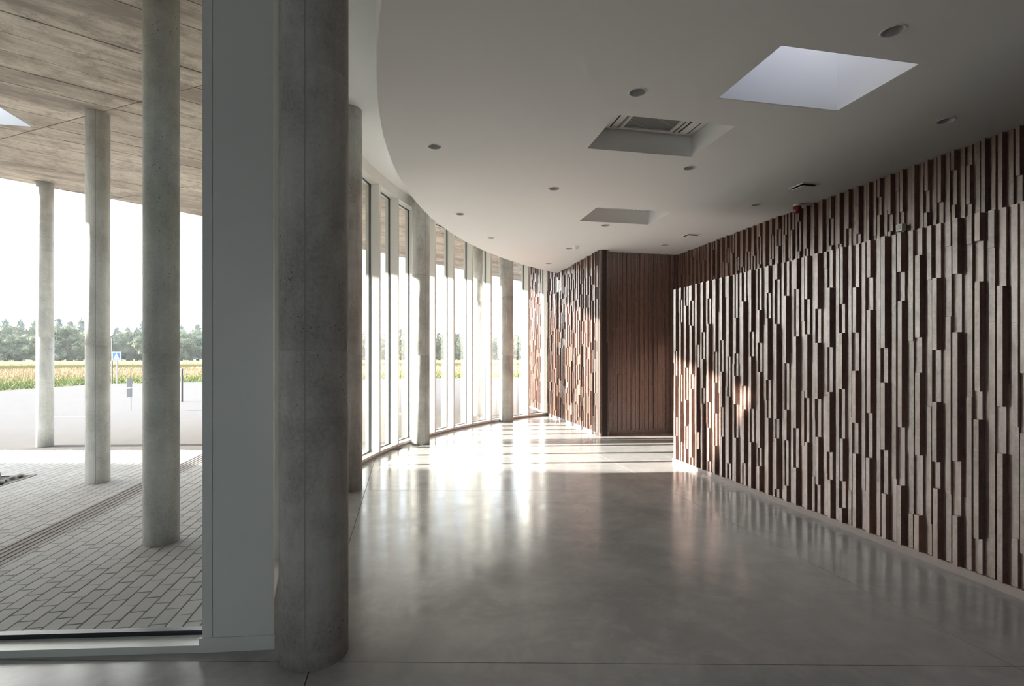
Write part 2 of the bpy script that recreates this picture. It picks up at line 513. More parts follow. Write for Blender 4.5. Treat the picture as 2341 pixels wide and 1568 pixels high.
# ---------------------------------------------------------------- canopy
outer = [(-40, 6.9), (-27.5, 6.7), (-21.9, 6.2), (-17.2, 5.7), (-12.45, 5.0), (-10.8, 7.2), (-8.95, 9.18), (-6.87, 11.66), (-4.6, 14.85), (-2.4, 17.9), (-0.6, 20.4), (4, 26.8)]
inner = [(2.2, 17.3), (0.85, 16.6), (0.96, 14.9)] + [arc(WC, WR + 0.02, p) for p in range(46, -26, -6)] + [(-1.45, 3.0), (-6.2, 2.78), (-6.2, -6), (-40, -6)]
poly_canopy = outer + inner
bm = bmesh.new()
bm.faces.new([bm.verts.new((p[0], p[1], 0)) for p in poly_canopy])
U = Vector((0.757, 0.653, 0)); Nn = Vector((-0.653, 0.757, 0))          # board direction and its normal
CS = Vector((0.93, -0.367, 0)).normalized(); CN = Vector((0.367, 0.93, 0)).normalized()
c0 = Vector((-5.19, 5.33, 0)).dot(Nn)
def cut(co, no):
    bmesh.ops.bisect_plane(bm, geom=bm.verts[:] + bm.edges[:] + bm.faces[:], dist=1e-5, plane_co=co, plane_no=no)
for k in range(-26, 26):
    cut(Nn * (c0 + 0.42 * k), Nn)
j0 = Vector((-5.9, 6.95, 0)).dot(CN)
for k in range(-3, 5):
    cut(CN * (j0 + 2.45 * k), CN)
HP = Vector((-6.5, 7.14)); HS = 1.5
hole = [HP, HP - AX * HS, HP - AX * HS - AY * HS, HP - AY * HS]
def clip(poly, p, n):                    # keep (x-p).n >= 0
    out = []
    for i in range(len(poly)):
        a, b = poly[i], poly[(i + 1) % len(poly)]
        da, db = (a - p).dot(n), (b - p).dot(n)
        if da >= 0: out.append(a)
        if (da > 0 > db) or (da < 0 < db): out.append(a + (b - a) * (da / (da - db)))
    return out
def area(p): return abs(sum(p[i].x * p[(i + 1) % len(p)].y - p[(i + 1) % len(p)].x * p[i].y for i in range(len(p)))) / 2
planes = [(HP, AX), (HP, AY), (HP - AX * HS, -AX), (HP - AY * HS, -AY)]
cells = []
for f in bm.faces:
    poly = [Vector((v.co.x, v.co.y)) for v in f.verts]
    pieces, remn = [], poly
    for p, n in planes:
        outp = clip(remn, p, n)
        if len(outp) > 2 and area(outp) > 1e-4: pieces.append(outp)
        remn = clip(remn, p, -n)
        if len(remn) < 3 or area(remn) < 1e-4: remn = []; break
    if not remn or area(remn) < 1e-4: pieces = [poly]
    cells += pieces
bm.free()
cells = [c for c in cells if area(c) > 0.003]
# slab above the boards: pieces of cells extruded into one body
slab = MB()
for c in cells: slab.prism([tuple(p) for p in c], HC + 0.012, HC + 0.34)
canopy = slab.build('canopy_slab', M['canopy'])
canopy['kind'] = 'structure'
def shrink(poly, d):
    if sum(poly[i].x * poly[(i + 1) % len(poly)].y - poly[(i + 1) % len(poly)].x * poly[i].y for i in range(len(poly))) < 0: poly = poly[::-1]
    q = poly
    for i in range(len(poly)):
        a, b = poly[i], poly[(i + 1) % len(poly)]
        e = (b - a)
        if e.length < 1e-6: continue
        e.normalize(); n = Vector((-e.y, e.x))
        q = clip(q, a + n * d, n)
        if len(q) < 3: return None
    return q
bl = []
for c in cells:
    ctr = sum(c, Vector((0, 0))) / len(c)
    if ctr.x < -12: continue
    q = shrink(c, random.choice((0.003, 0.006, 0.010)) if area(c) > 0.05 else 0.002)
    if q and area(q) > 0.002:
        ctr = sum(q, Vector((0, 0))) / len(q)
        vis = any(0.5 < v.y and -30 < scr(v.x, v.y, HC)[0] < 480 and scr(v.x, v.y, HC)[1] > -40 for v in q)
        bl.append((0 if vis else 1, -area(q) / max(ctr.y, 1) ** 2, q))
bl.sort(key=lambda x: x[:2])
rest = MB()
for i, (v, k, q) in enumerate(bl):
    dz = random.uniform(-0.004, 0.002)
    if i < 290 and v == 0:
        MB().prism([tuple(p) for p in q], HC + dz, HC + 0.013).build('concrete_board', M['board'], canopy)
    else:
        rest.prism([tuple(p) for p in q], HC + dz, HC + 0.013)
o = rest.build('concrete_board_field', M['board'], canopy); o['kind'] = 'stuff'
# lining of the roof opening
lin = MB()
h = [tuple(p) for p in hole]
for i in range(4):
    a, b = Vector(h[i]), Vector(h[(i + 1) % 4]); e = (b - a).normalized(); n = Vector((e.y, -e.x))
    ctr = sum(hole, Vector((0, 0))) / 4
    if (a - ctr).dot(n) < 0: n = -n
    lin.prism([tuple(a), tuple(b), tuple(b - n * 0.02), tuple(a - n * 0.02)], HC + 0.002, HC + 0.9)
lin.build('opening_lining', M['lining'], canopy)

# ---------------------------------------------------------------- outdoor columns
def pillar(name, x, y, r, h, m, label, group=None, joints=(1.63, 3.1), seams=()):
    prof = [(r, 0)]
    for j in joints:
        if j < h: prof += [(r, j - 0.005), (r - 0.004, j - 0.0015), (r - 0.004, j + 0.0015), (r, j + 0.005)]
    prof += [(r, h)]
    mb = MB().lathe(prof, (x, y), 64)
    o = mb.build(name, m, smooth=True)
    for sa in seams:
        t = R(sa); u = Vector((-math.sin(t), math.cos(t))); q = Vector((x + math.cos(t) * (r - .003), y + math.sin(t) * (r - .003))); e = Vector((math.cos(t), math.sin(t)))
        MB().prism([tuple(q - u * .0025), tuple(q + u * .0025), tuple(q + u * .0025 + e * .0038), tuple(q - u * .0025 + e * .0038)], 0.002, h - .002).build('mould_seam', M['seam'], o)
    return tag(o, label, 'column', group)
pillar('concrete_column', -3.045, 4.56, 0.136, HC, M['pillar_out'], 'outdoor round concrete column nearest the window, thickest in the row under the canopy', 'columns under the canopy')
pillar('concrete_column', -5.31, 6.73, 0.13, HC, M['pillar_out'], 'middle outdoor concrete column, with a sunlit strip down its left side', 'columns under the canopy', (1.75,), (-62,))
pillar('concrete_column', -8.38, 9.42, 0.126, HC, M['pillar_out'], 'outermost concrete column, slimmest, at the edge of the canopy', 'columns under the canopy', (1.95,))
pillar('concrete_column', -0.93, 14.3, 0.13, HC, M['pillar_out'], 'concrete column outside, seen through the curved glazing before the fourth indoor pillar', 'columns under the canopy')

# indoor pillars
pillar('concrete_pillar', -1.07, 2.84, 0.177, H2, M['pillar'], 'big dark indoor concrete pillar in the foreground beside the grey window post', 'indoor pillars along the glazing', seams=(-84,))
pillar('concrete_pillar', -1.985, 6.34, 0.168, H2, M['pillar'], 'indoor concrete pillar half hidden behind the big foreground pillar', 'indoor pillars along the glazing', seams=(-70,))
pillar('concrete_pillar', -1.68, 9.67, 0.162, H2, M['pillar'], 'indoor concrete pillar with a bright sunlit left half, mid way down the glazing', 'indoor pillars along the glazing', seams=(-50,))
pillar('concrete_pillar', -0.14, 13.05, 0.172, H2, M['pillar'], 'farthest indoor concrete pillar, close to the wooden wall', 'indoor pillars along the glazing')

# ---------------------------------------------------------------- indoor floor of cast slabs
inner_poly = [arc(WC, WR + 0.2, p) for p in [48.2] + list(range(46, -26, -4))] + [(-1.55, 3.06), (-6.1, 2.84), (-6.1, -5.2), (7.6, -5.2), (7.6, 12), (3.46, 11.6), (1.9, 10.9), (1.9, 11.2), (1.1, 14.9)]
sub = MB().prism(inner_poly, -0.3, -0.006).build('floor', M['dark'])
tag(sub, kind='structure')
bm = bmesh.new()
bm.faces.new([bm.verts.new((p[0], p[1], 0)) for p in inner_poly])
FD = Vector((1, -0.0127, 0)).normalized()
rowsY = [-0.9, 2.745, 6.28, 9.8, 13.3]
for y in rowsY:
    cut(Vector((0, y, 0)), Vector((0.0115, 1, 0)).normalized())
for x in (-4.6, -1.04 + 0.0, 2.6):
    cut(Vector((x, 2.7, 0)), Vector((1, 0.2, 0)).normalized())
for f in list(bm.faces):
    poly = [Vector((v.co.x, v.co.y)) for v in f.verts]
    me = bpy.data.meshes.new('floor_slab')
    b2 = bmesh.new()
    ff = b2.faces.new([b2.verts.new((p.x, p.y, 0)) for p in poly])
    bmesh.ops.recalc_face_normals(b2, faces=b2.faces)
    if ff.normal.z < 0: ff.normal_flip()
    bmesh.ops.inset_region(b2, faces=[ff], thickness=0.0028, depth=0.0, use_boundary=True, use_even_offset=True)
    rim = [g for g in b2.faces if g is not ff]
    bmesh.ops.delete(b2, geom=rim, context='FACES')
    r_ = bmesh.ops.extrude_face_region(b2, geom=list(b2.faces))
    bmesh.ops.translate(b2, verts=[v for v in r_['geom'] if isinstance(v, bmesh.types.BMVert)], vec=(0, 0, -0.006))
    bmesh.ops.recalc_face_normals(b2, faces=b2.faces)
    b2.to_mesh(me); b2.free()
    obj('floor_slab', me, M['floor'], sub)
bm.free()

# ---------------------------------------------------------------- ceilings
def boolean_cut(o, cutter_mb):
    cme = cutter_mb.mesh('cutter'); co = bpy.data.objects.new('cutter', cme); COL.objects.link(co)
    md = o.modifiers.new('b', 'BOOLEAN'); md.object = co; md.operation = 'DIFFERENCE'; md.solver = 'EXACT'; md.use_self = True
    dg = bpy.context.evaluated_depsgraph_get(); dg.update()
    me = bpy.data.meshes.new_from_object(o.evaluated_get(dg), depsgraph=dg)
    o.modifiers.clear(); old = o.data; o.data = me
    bpy.data.objects.remove(co); bpy.data.meshes.remove(old)
c1 = [(CC[0] - CR * math.cos(R(a)), CC[1] + CR * math.sin(R(a))) for a in [40.3] + [40 - 2 * k for k in range(0, 51)]]
c1 = [p for p in c1 if p[0] < 6.3 and p[1] > -4.6]
main_poly = c1 + [(ULX(c1[-1][1]) + 0.1, c1[-1][1]), (3.56, 11.19), (3.5, 11.35), (1.9, 11.0), (1.8, 10.65), (1.15, 14.0)]
ceil = MB().prism(main_poly, H1, H2 - 0.002).build('ceiling', M['white'])
tag(ceil, kind='structure')
SKY = {'a': [(1777, 104), (2112, 141), (1919, 254), (1637, 227)], 'b': [(1410, 266), (1671, 290), (1580, 357), (1348, 337)], 'c': [(1363, 477), (1533, 485), (1482, 513), (1327, 502)]}
def ceilpt(x, y, H=H1):
    Z = 1200 * (H - 1.6) / (816 - y)
    return Vector(((x - 1170) / 1200 * Z, Z))
rects = {}
for k, pts in SKY.items():
    c = sum((ceilpt(*p) for p in pts), Vector((0, 0))) / 4
    hx, hy = 0.59, 0.385
    rects[k] = (c, [tuple(c + AY * (sx * hx) + AX * (sy * hy)) for sx, sy in ((-1, -1), (1, -1), (1, 1), (-1, 1))])
DL = [(2041, 71), (1457, 211), (2162, 276), (993, 335), (1576, 384), (1266, 431), (1729, 468), (1051, 489), (1384, 515), (1122, 544), (1520, 560), (1301, 568), (1254, 602)]
cutm = MB()
cutm.prism(rects['a'][1], H1 - 0.1, H2 + 0.4)
cutm.prism(rects['b'][1], H1 - 0.1, H1 + 0.30)
cutm.prism(rects['c'][1], H1 - 0.1, H1 + 0.30)
dlp = [ceilpt(*p) for p in DL]
for p in dlp: cutm.lathe([(0.068, H1 - 0.05), (0.068, H1 + 0.11)], tuple(p), 28)
boolean_cut(ceil, cutm)
raised_poly = [arc(WC, WR + 0.25, p) for p in [48.0] + list(range(46, -26, -4))] + [(-1.6, 3.12), (-6.2, 2.9), (-6.2, -5.3), (7.5, -5.3), (ULX(-5) + 0.6, -5), (3.7, 11.5), (1.9, 11.2), (1.2, 14.9)]
rais = MB().prism(raised_poly, H2, HC - 0.005).build('ceiling_raised', M['white'])
tag(rais, kind='structure')
boolean_cut(rais, MB().prism(rects['a'][1], H2 - 0.1, H2 + 0.5))
# skylight shaft lining with dome glazing
def rect_frame(c, hx, hy, t, z0, z1, mb):
    for s0, s1, q0, q1 in ((-hx, hx, hy - t, hy), (-hx, hx, -hy, -hy + t), (-hx, -hx + t, -hy + t, hy - t), (hx - t, hx, -hy + t, hy - t)):
        mb.prism([tuple(c + AY * s0 + AX * q0), tuple(c + AY * s1 + AX * q0), tuple(c + AY * s1 + AX * q1), tuple(c + AY * s0 + AX * q1)], z0, z1)
    return mb
ca_ = rects['a'][0]
sk = empty('skylight', (ca_.x, ca_.y, H1))
tag(sk, 'white square-cut skylight shaft in the near part of the ceiling, bright inside', 'skylight')
def sub_part(name, mb, m, parent):
    o = mb.build(name, m, parent); o.matrix_parent_inverse = Matrix.Translation(parent.location).inverted(); return o
sub_part('shaft_lining', rect_frame(ca_, 0.589, 0.384, 0.012, H1 + 0.001, 5.0, MB()), M['shaft'], sk)
dome = MB()
for k in range(8):
    x0, x1 = -0.6 + 0.15 * k, -0.6 + 0.15 * (k + 1)
    z0, z1 = 5.0 + 0.12 * math.cos(x0 / 0.6 * 1.4), 5.0 + 0.12 * math.cos(x1 / 0.6 * 1.4)
    b = len(dome.v)
    for x, z in ((x0, z0), (x1, z1)):
        for q in (-0.39, 0.39):
            p = ca_ + AY * x + AX * q; dome.v.append((p.x, p.y, z))
    dome.f.append((b, b + 2, b + 3, b + 1))
sub_part('dome_glazing', dome, M['dome'], sk)
sub_part('curb', rect_frame(ca_, 0.64, 0.44, 0.05, HC - 0.004, 5.02, MB()), M['frame'], sk)

# air-conditioning cassettes recessed in the two other openings
def cassette(k, label):
    c = rects[k][0]; root = empty('ceiling_cassette', (c.x, c.y, H1 + 0.2))
    tag(root, label, 'air conditioner', 'ceiling cassettes')
    z = H1 + 0.228
    def pt(a, b, zz): p = c + AY * a + AX * b; return (p.x, p.y, zz)
    # bulging outer fascia: grid lowered towards the grille
    mb = MB(); nx, ny = 16, 12
    gx, gy = 0.27, 0.25
    def zz(a, b):
        e = max(abs(a) / 0.588, abs(b) / 0.383)
        return z - 0.035 * (1 - e ** 2) ** 0.5 if e < 1 else z
    xs = [-0.588, -0.57, -0.5, -0.43, -0.35, -gx, -0.135, 0, 0.135, gx, 0.35, 0.43, 0.5, 0.57, 0.588]
    ys = [-0.383, -0.36, -0.31, -gy, -0.12, 0, 0.12, gy, 0.31, 0.36, 0.383]
    for i in range(len(xs) - 1):
        for j in range(len(ys) - 1):
            if -gx <= xs[i] and xs[i + 1] <= gx and -gy <= ys[j] and ys[j + 1] <= gy: continue
            b = len(mb.v)
            mb.v += [pt(xs[i], ys[j], zz(xs[i], ys[j])), pt(xs[i], ys[j + 1], zz(xs[i], ys[j + 1])), pt(xs[i + 1], ys[j + 1], zz(xs[i + 1], ys[j + 1])), pt(xs[i + 1], ys[j], zz(xs[i + 1], ys[j]))]
            mb.f.append((b, b + 1, b + 2, b + 3))
    sub_part('fascia', mb, M['plastic'], root)
    def bar(name, a0, a1, b0, b1, z0, z1, m, par=root):
        return sub_part(name, MB().prism([pt(a0, b0, 0)[:2], pt(a1, b0, 0)[:2], pt(a1, b1, 0)[:2], pt(a0, b1, 0)[:2]], z0, z1), m, par)
    bar('grille', -gx, gx, -gy, gy, z - 0.030, z - 0.02, M['grille'])
    ribs = MB()
    d = Vector((0.754, 0.657)); nd = Vector((-d.y, d.x))
    for q in (-0.40, -0.2, 0.0, 0.2, 0.40):
        ctr = c + nd * q
        strip4 = [ctr - d - nd * .004, ctr + d - nd * .004, ctr + d + nd * .004, ctr - d + nd * .004]
        for pp, nn in ((c - AY * gx, AY), (c + AY * gx, -AY), (c - AX * gy, AX), (c + AX * gy, -AX)):
            strip4 = clip(strip4, pp, nn)
            if len(strip4) < 3: break
        if len(strip4) >= 3: ribs.prism([tuple(v) for v in strip4], z - 0.034, z - 0.029)
    sub_part('grille_rib', ribs, M['grille_line'], root)
    rect = MB(); rect_frame(c, gx + 0.012, gy + 0.012, 0.02, z - 0.046, z - 0.02, rect)
    sub_part('grille_frame', rect, M['plastic'], root)
    for sgn in (-1, 1):
        a = sgn * 0.43
        bar('outlet_slot', a - 0.055, a + 0.055, -0.27, 0.27, z - 0.036, z - 0.025, M['dark'])
        bar('louvre', a - 0.05, a + 0.032, -0.262, 0.262, z - 0.044, z - 0.036, M['plastic'])
    for sgn in (-1, 1):
        a = sgn * 0.31
        bar('trim_groove', a + 0.008, a + 0.014, -0.28, 0.28, z - 0.04, z - 0.03, M['grille'])
cassette('b', 'nearer ceiling air cassette with grey grille, set up in the rectangular recess')
cassette('c', 'farther ceiling air cassette, only its rim seen in the distant recess')

# downlights
DLN = ['nearest the right edge, in front of the skylight', 'left of the skylight, before the nearer cassette', 'over the wooden wall, right of the skylight', 'farthest left in its row, near the curved ceiling edge',
       'right behind the nearer cassette recess', 'between the two recesses, left side', 'next to the wooden wall, before the farther square vent', 'by the curved edge, level with the farther recess', 'just behind the farther recess',
       'by the curved edge, behind the farther recess', 'in front of the dark wooden niche', 'beside the smoke detector', 'smallest and farthest, near the last window']
for p, d in zip(dlp, DLN):
    root = empty('downlight', (p.x, p.y, H1))
    tag(root, 'round recessed white downlight ' + d, 'ceiling light', 'recessed downlights')
    ring = MB(); seg = 32; b = 0
    prof = [(0.0655, H1 + 0.004), (0.0655, H1 - 0.004), (0.074, H1 - 0.004), (0.077, H1 - 0.0005)]
    for i in range(seg):
        t = 2 * math.pi * i / seg
        for r, z in prof: ring.v.append((p.x + r * math.cos(t), p.y + r * math.sin(t), z))
    m_ = len(prof)
    for i in range(seg):
        j = (i + 1) % seg
        for k in range(m_ - 1): ring.f.append((i * m_ + k, i * m_ + k + 1, j * m_ + k + 1, j * m_ + k))
    sub_part('trim_ring', ring, M['plastic'], root)
    cup = MB(); prof = [(0.0655, H1 + 0.002), (0.058, H1 + 0.05), (0.045, H1 + 0.085)]
    m_ = 3
    for i in range(seg):
        t = 2 * math.pi * i / seg
        for r, z in prof: cup.v.append((p.x + r * math.cos(t), p.y + r * math.sin(t), z))
    for i in range(seg):
        j = (i + 1) % seg
        for k in range(m_ - 1): cup.f.append((i * m_ + k, i * m_ + k + 1, j * m_ + k + 1, j * m_ + k))
    sub_part('reflector_cup', cup, M['lamp_cup'], root)
    sub_part('lamp_lens', MB().lathe([(0.046, H1 + 0.083), (0.046, H1 + 0.088)], (p.x, p.y), 24), M['sign_white'], root)

# square air vents
for (px, py), lab in (((1837, 426), 'nearer square white ceiling vent beside the red alarm'), ((1578, 538), 'farther square white ceiling vent near the dark niche')):
    p = ceilpt(px, py); root = empty('ceiling_vent', (p.x, p.y, H1)); tag(root, lab, 'vent', 'square ceiling vents')
    sub_part('vent_frame', rect_frame(p, 0.125, 0.125, 0.022, H1 - 0.008, H1 - 0.0005, MB()), M['plastic'], root)
    sub_part('vent_void', rect_frame(p, 0.102, 0.102, 0.1019, H1 - 0.004, H1 - 0.001, MB()), M['dark'], root)
    pl = rect_frame(p, 0.096, 0.096, 0.0959, H1 - 0.030, H1 - 0.022, MB())
    sub_part('vent_plate', pl, M['plastic'], root)
    sub_part('vent_stem', MB().lathe([(0.02, H1 - 0.024), (0.02, H1 - 0.001)], tuple(p), 12), M['dark'], root)

# alarm sounder
p = Vector((ULX(7.45) - 0.17, 7.45))
root = empty('fire_alarm', (p.x, p.y, H1)); tag(root, 'dark red round fire alarm beacon fixed under the ceiling by the wooden wall', 'alarm')
sub_part('alarm_base', MB().lathe([(0.045, H1 - 0.022), (0.05, H1 - 0.018), (0.05, H1 - 0.0005)], tuple(p), 24), M['plastic'], root)
sub_part('alarm_body', MB().lathe([(0.012, H1 - 0.125), (0.035, H1 - 0.118), (0.05, H1 - 0.10), (0.055, H1 - 0.075), (0.055, H1 - 0.03), (0.045, H1 - 0.021)], tuple(p), 24), M['red'], root)
# smoke detector
p = ceilpt(1316, 563)
root = empty('smoke_detector', (p.x, p.y, H1)); tag(root, 'white smoke detector on the ceiling in front of the far wooden wall', 'smoke detector')
sub_part('detector_base', MB().lathe([(0.065, H1 - 0.02), (0.068, H1 - 0.0005)], tuple(p), 24), M['plastic'], root)
sub_part('detector_head', MB().lathe([(0.02, H1 - 0.062), (0.038, H1 - 0.058), (0.045, H1 - 0.045), (0.045, H1 - 0.03), (0.058, H1 - 0.0195)], tuple(p), 24), M['plastic'], root)

# ---------------------------------------------------------------- panelled wooden walls
unit = MB().box(-0.5, 0.5, 0, 1, 0, 1).mesh('plank')
def plank_wall(name, O, u, n, L, z0, z1, w, hi, mid, lo, nobj, thick=0.08, seed=1, back=True, Lback=None, zb0=0.0, pair=True):
    rnd = random.Random(seed)
    wall = MB().fbox(O, u, n, -0.0, Lback or L, -thick, 0.0, zb0, z1).build(name, M['wood_dark'])
    tag(wall, kind='structure')
    segs = []
    a = 0.0; i = 0
    while a < L - 0.008:
        ww = min(w * rnd.uniform(0.93, 1.07), L - a)
        kind = 'LMLH'[i % 4] if pair else 'F'
        z = z0; first = True; prev = None
        high = rnd.random() < 0.6
        while z < z1 - 1e-4:
            if kind == 'H':
                d, ln = (rnd.choice(hi), rnd.uniform(0.32, 1.05)) if high else (rnd.choice(mid), rnd.uniform(0.2, 0.5))
                high = not high
            elif kind == 'M': d, ln = rnd.choice(mid), rnd.uniform(0.5, 1.5)
            elif kind == 'L': d, ln = rnd.choice(lo), rnd.uniform(0.6, 1.8)
            else: d, ln = rnd.choice(hi if i % 2 else lo), rnd.uniform(1.3, 3.9)
            if kind != 'H' and d == prev: d = rnd.choice(mid if kind == 'M' else lo)
            if first: ln *= rnd.uniform(0.3, 1.0); first = False
            e = z + ln
            if z1 - e < 0.15: e = z1
            prev = d
            segs.append((a + ww / 2, z, min(e, z1), d + rnd.uniform(-.001, .001), ww))
            z = e
        a += ww; i += 1
    def key(sg):
        x = O[0] + u[0] * sg[0]; y = O[1] + u[1] * sg[0]
        if y < 0.3: return 99
        px = scr(x, y, 0)[0]; py = scr(x, y, (sg[1] + sg[2]) / 2)[1]
        return (math.hypot(x, y)) + (50 if not (-5 < px < 2350 and -60 < py < 1640) else 0)
    segs.sort(key=key)
    ang = math.atan2(u[1], u[0])
    flip = (u[0] * n[1] - u[1] * n[0]) < 0
    for sg in segs[:nobj]:
        o = obj('plank', unit, M['wood'], wall)
        o.location = (O[0] + u[0] * sg[0], O[1] + u[1] * sg[0], sg[1] + 0.0008)
        o.rotation_euler = (0, 0, ang)
        o.scale = (sg[4] - (0.0012 if pair else 0.005), -sg[3] if flip else sg[3], sg[2] - sg[1] - 0.0016)
    if len(segs) > nobj:
        mb = MB()
        for sg in segs[nobj:]:
            mb.fbox(O, u, n, sg[0] - sg[4] / 2 + .0006, sg[0] + sg[4] / 2 - .0006, 0.0, sg[3], sg[1] + .0008, sg[2] - .0008)
        q = mb.build('plank_field', M['wood'], wall); q['kind'] = 'stuff'
    return wall
uR = (0.1985, -0.9801); nR = (-0.9801, -0.1985)
W = 0.0365
HI = (0.062, 0.070); MID = (0.030, 0.037); LO = (0.010, 0.015)
# lower volume: its face is set back by the plank depth
Of = Vector((PNX(8.0), 8.0)) - Vector(nR) * 0.056
plank_wall('wall_right', tuple(Of), uR, nR, 6.6, 0.065, 2.62, W, HI, MID, LO, 300, 0.1, 3)
vol = MB().fbox(tuple(Of - Vector(nR) * -0.0), uR, nR, 0.0, 12.5, -1.6, -0.101, 0.0, 2.60).build('wall_right_core', M['wood_dark'])
tag(vol, kind='structure')
MB().fbox(tuple(Of), uR, nR, 0.0, 6.6, 0.001, 0.04, 0.0, 0.063).build('baseboard_right', M['base_grey'])['kind'] = 'structure'
# upper wall behind it
Ou = Vector((ULX(11.19), 11.19)) - Vector(nR) * 0.05
plank_wall('wall_right_upper', tuple(Ou), uR, nR, 8.6, 2.35, H1 - 0.002, W, HI, MID, LO, 300, 0.1, 5)
low = MB()
rnd = random.Random(4)
for i in range(int(3.4 / 0.04)):
    z = 0.065
    while z < 2.35:
        e = min(z + rnd.uniform(.4, 1.1), 2.35)
        low.fbox(tuple(Ou), uR, nR, i * .04 + .0006, i * .04 + .04 - .0006, 0.0, rnd.choice(HI if i % 2 else LO), z + .0008, e - .0008); z = e
q = low.build('plank_field', M['wood'], bpy.data.objects['wall_right_upper']); q['kind'] = 'stuff'
# niche wall facing the room
On = (1.93, 10.80)
uN = (0.9801, 0.1985); nN = (0.1985, -0.9801)
plank_wall('wall_far', On, uN, nN, 1.62, 0.09, H1 - 0.002, 0.050, (0.024, 0.036), (), (0.010, 0.018), 300, 0.1, 8, pair=False)
MB().fbox(On, uN, nN, 0.0, 1.62, 0.001, 0.012, 0.0, 0.088).build('baseboard_far', M['wood'])['kind'] = 'structure'
# far left wall, running out past the glass
Ob = Vector((BPX(10.55), 10.55)) + Vector(nR) * -0.056
uB = (-uR[0], -uR[1])
plank_wall('wall_far_left', tuple(Ob), uB, nR, 6.2, 0.065, H1 - 0.002 + 0.9, W, HI, MID, LO, 300, 0.12, 9)
MB().fbox(tuple(Ob), uB, nR, 0.0, 6.2, 0.001, 0.04, 0.0, 0.063).build('baseboard_far_left', M['base_grey'])['kind'] = 'structure'
# corner return of that wall
Oc = tuple(Vector((BPX(10.55), 10.55)) + Vector(uN) * 0.0)
w2 = plank_wall('wall_far_return', (Oc[0] + 0.001, Oc[1] + 0.03), uN, nN, 0.19, 0.09, H1 - 0.002, 0.0475, (0.026, 0.03), (), (0.022, 0.024), 60, 0.26, 12, pair=False)
MB().fbox((Oc[0], Oc[1] + 0.03), uN, nN, 0.0, 0.19, 0.001, 0.02, 0.0, 0.088).build('baseboard_return', M['wood'])['kind'] = 'structure'
# building body outside behind the far left wall
bx = MB().fbox(tuple(Ob), uB, nR, 0.30, 6.2, -3.0, -0.121, 0.0, HC - 0.01).build('wall_outer_body', M['wood_dark']); bx['kind'] = 'structure'

# small wall devices
def device(name, x, y, z, hw, hh, d, label, cat, m='plastic', nrm=nR):
    c = Vector((x, y)); n = Vector(nrm); u = Vector((-n.y, n.x))
    root = empty(name, (x, y, z)); tag(root, label, cat)
    sub_part('housing', MB().prism([tuple(c - u * hw), tuple(c + u * hw), tuple(c + u * hw * .92 + n * d), tuple(c - u * hw * .92 + n * d)], z - hh, z + hh), M[m], root)
    sub_part('front_plate', MB().prism([tuple(c - u * hw * .6 + n * d), tuple(c + u * hw * .6 + n * d), tuple(c + u * hw * .6 + n * (d + .004)), tuple(c - u * hw * .6 + n * (d + .004))], z - hh * .6, z + hh * .6), M['lamp_cup'], root)
yy = 6.02
device('wall_sensor', ULX(yy) - 0.02, yy, 3.08, 0.04, 0.04, 0.06, 'small white sensor box on the upper wooden wall above the lower cladding', 'sensor')
yy = 13.6
device('thermostat', BPX(yy) - 0.012, yy, 1.6 + 105 / 1200 * 13.6, 0.05, 0.06, 0.02, 'small white thermostat on the far wooden wall near the last window', 'thermostat')
yy = 12.55
device('light_switch', BPX(yy) - 0.012, yy, 1.6 - 64 / 1200 * 12.55, 0.035, 0.06, 0.02, 'small white switch low on the far wooden wall', 'switch')

# ---------------------------------------------------------------- curved glazing
def node_frame(psi):
    p = Vector(arc(WC, WR, psi)); o = Vector((-math.cos(R(psi)), math.sin(R(psi)))); t = Vector((math.sin(R(psi)), math.cos(R(psi))))
    return p, o, t
NOD = [-24.2] + [a for a in NODES if a > -23.5] + []
SILL = 0.07
for i in range(len(NOD)):
    a = NOD[i]
    root = empty('window_%d' % (i + 1), (*arc(WC, WR, a), 0)); root['kind'] = 'structure'
    p, o, t = node_frame(a)
    last = i == len(NOD) - 1
    if i > 0:
        fin = MB().prism([tuple(p - t * .03), tuple(p + t * .03), tuple(p + t * .03 + o * .15), tuple(p - t * .03 + o * .15)], SILL if not last else 0.0, H2)
        f = sub_part('mullion', fin, M['frame'], root)
        g = MB().prism([tuple(p - t * .036 + o * .146), tuple(p + t * .036 + o * .146), tuple(p + t * .036 + o * .178), tuple(p - t * .036 + o * .178)], SILL, H2 - .1)
        sub_part('gasket', g, M['gasket'], root)
        cp = MB().prism([tuple(p - t * .03 + o * .178), tuple(p + t * .03 + o * .178), tuple(p + t * .03 + o * .235), tuple(p - t * .03 + o * .235)], 0.0, HC - .006)
        sub_part('outer_cap', cp, M['frame'], root)
    if last: break
    b = NOD[i + 1]
    A = lambda r: arc(WC, WR + r, a); B = lambda r: arc(WC, WR + r, b)
    sub_part('sill', MB().prism([A(0.006), B(0.006), B(.23), A(.23)], 0.0, SILL), M['frame'], root)
    sub_part('sill_plinth', MB().prism([A(-0.004), B(-0.004), B(.006), A(.006)], 0.0, 0.034), M['base_grey'], root)
    sub_part('bottom_gasket', MB().prism([A(.143), B(.143), B(.17), A(.17)], SILL, SILL + .012), M['gasket'], root)
    sub_part('head', MB().prism([A(0.0), B(0.0), B(.23), A(.23)], H2 - .19, H2 - 0.001), M['frame'], root)
    sub_part('head_gasket', MB().prism([A(.143), B(.143), B(.17), A(.17)], H2 - .20, H2 - .19), M['gasket'], root)
    sub_part('glass_pane', MB().prism([A(.152), B(.152), B(.158), A(.158)], SILL + 0.006, H2 - .19), M['glass'], root)

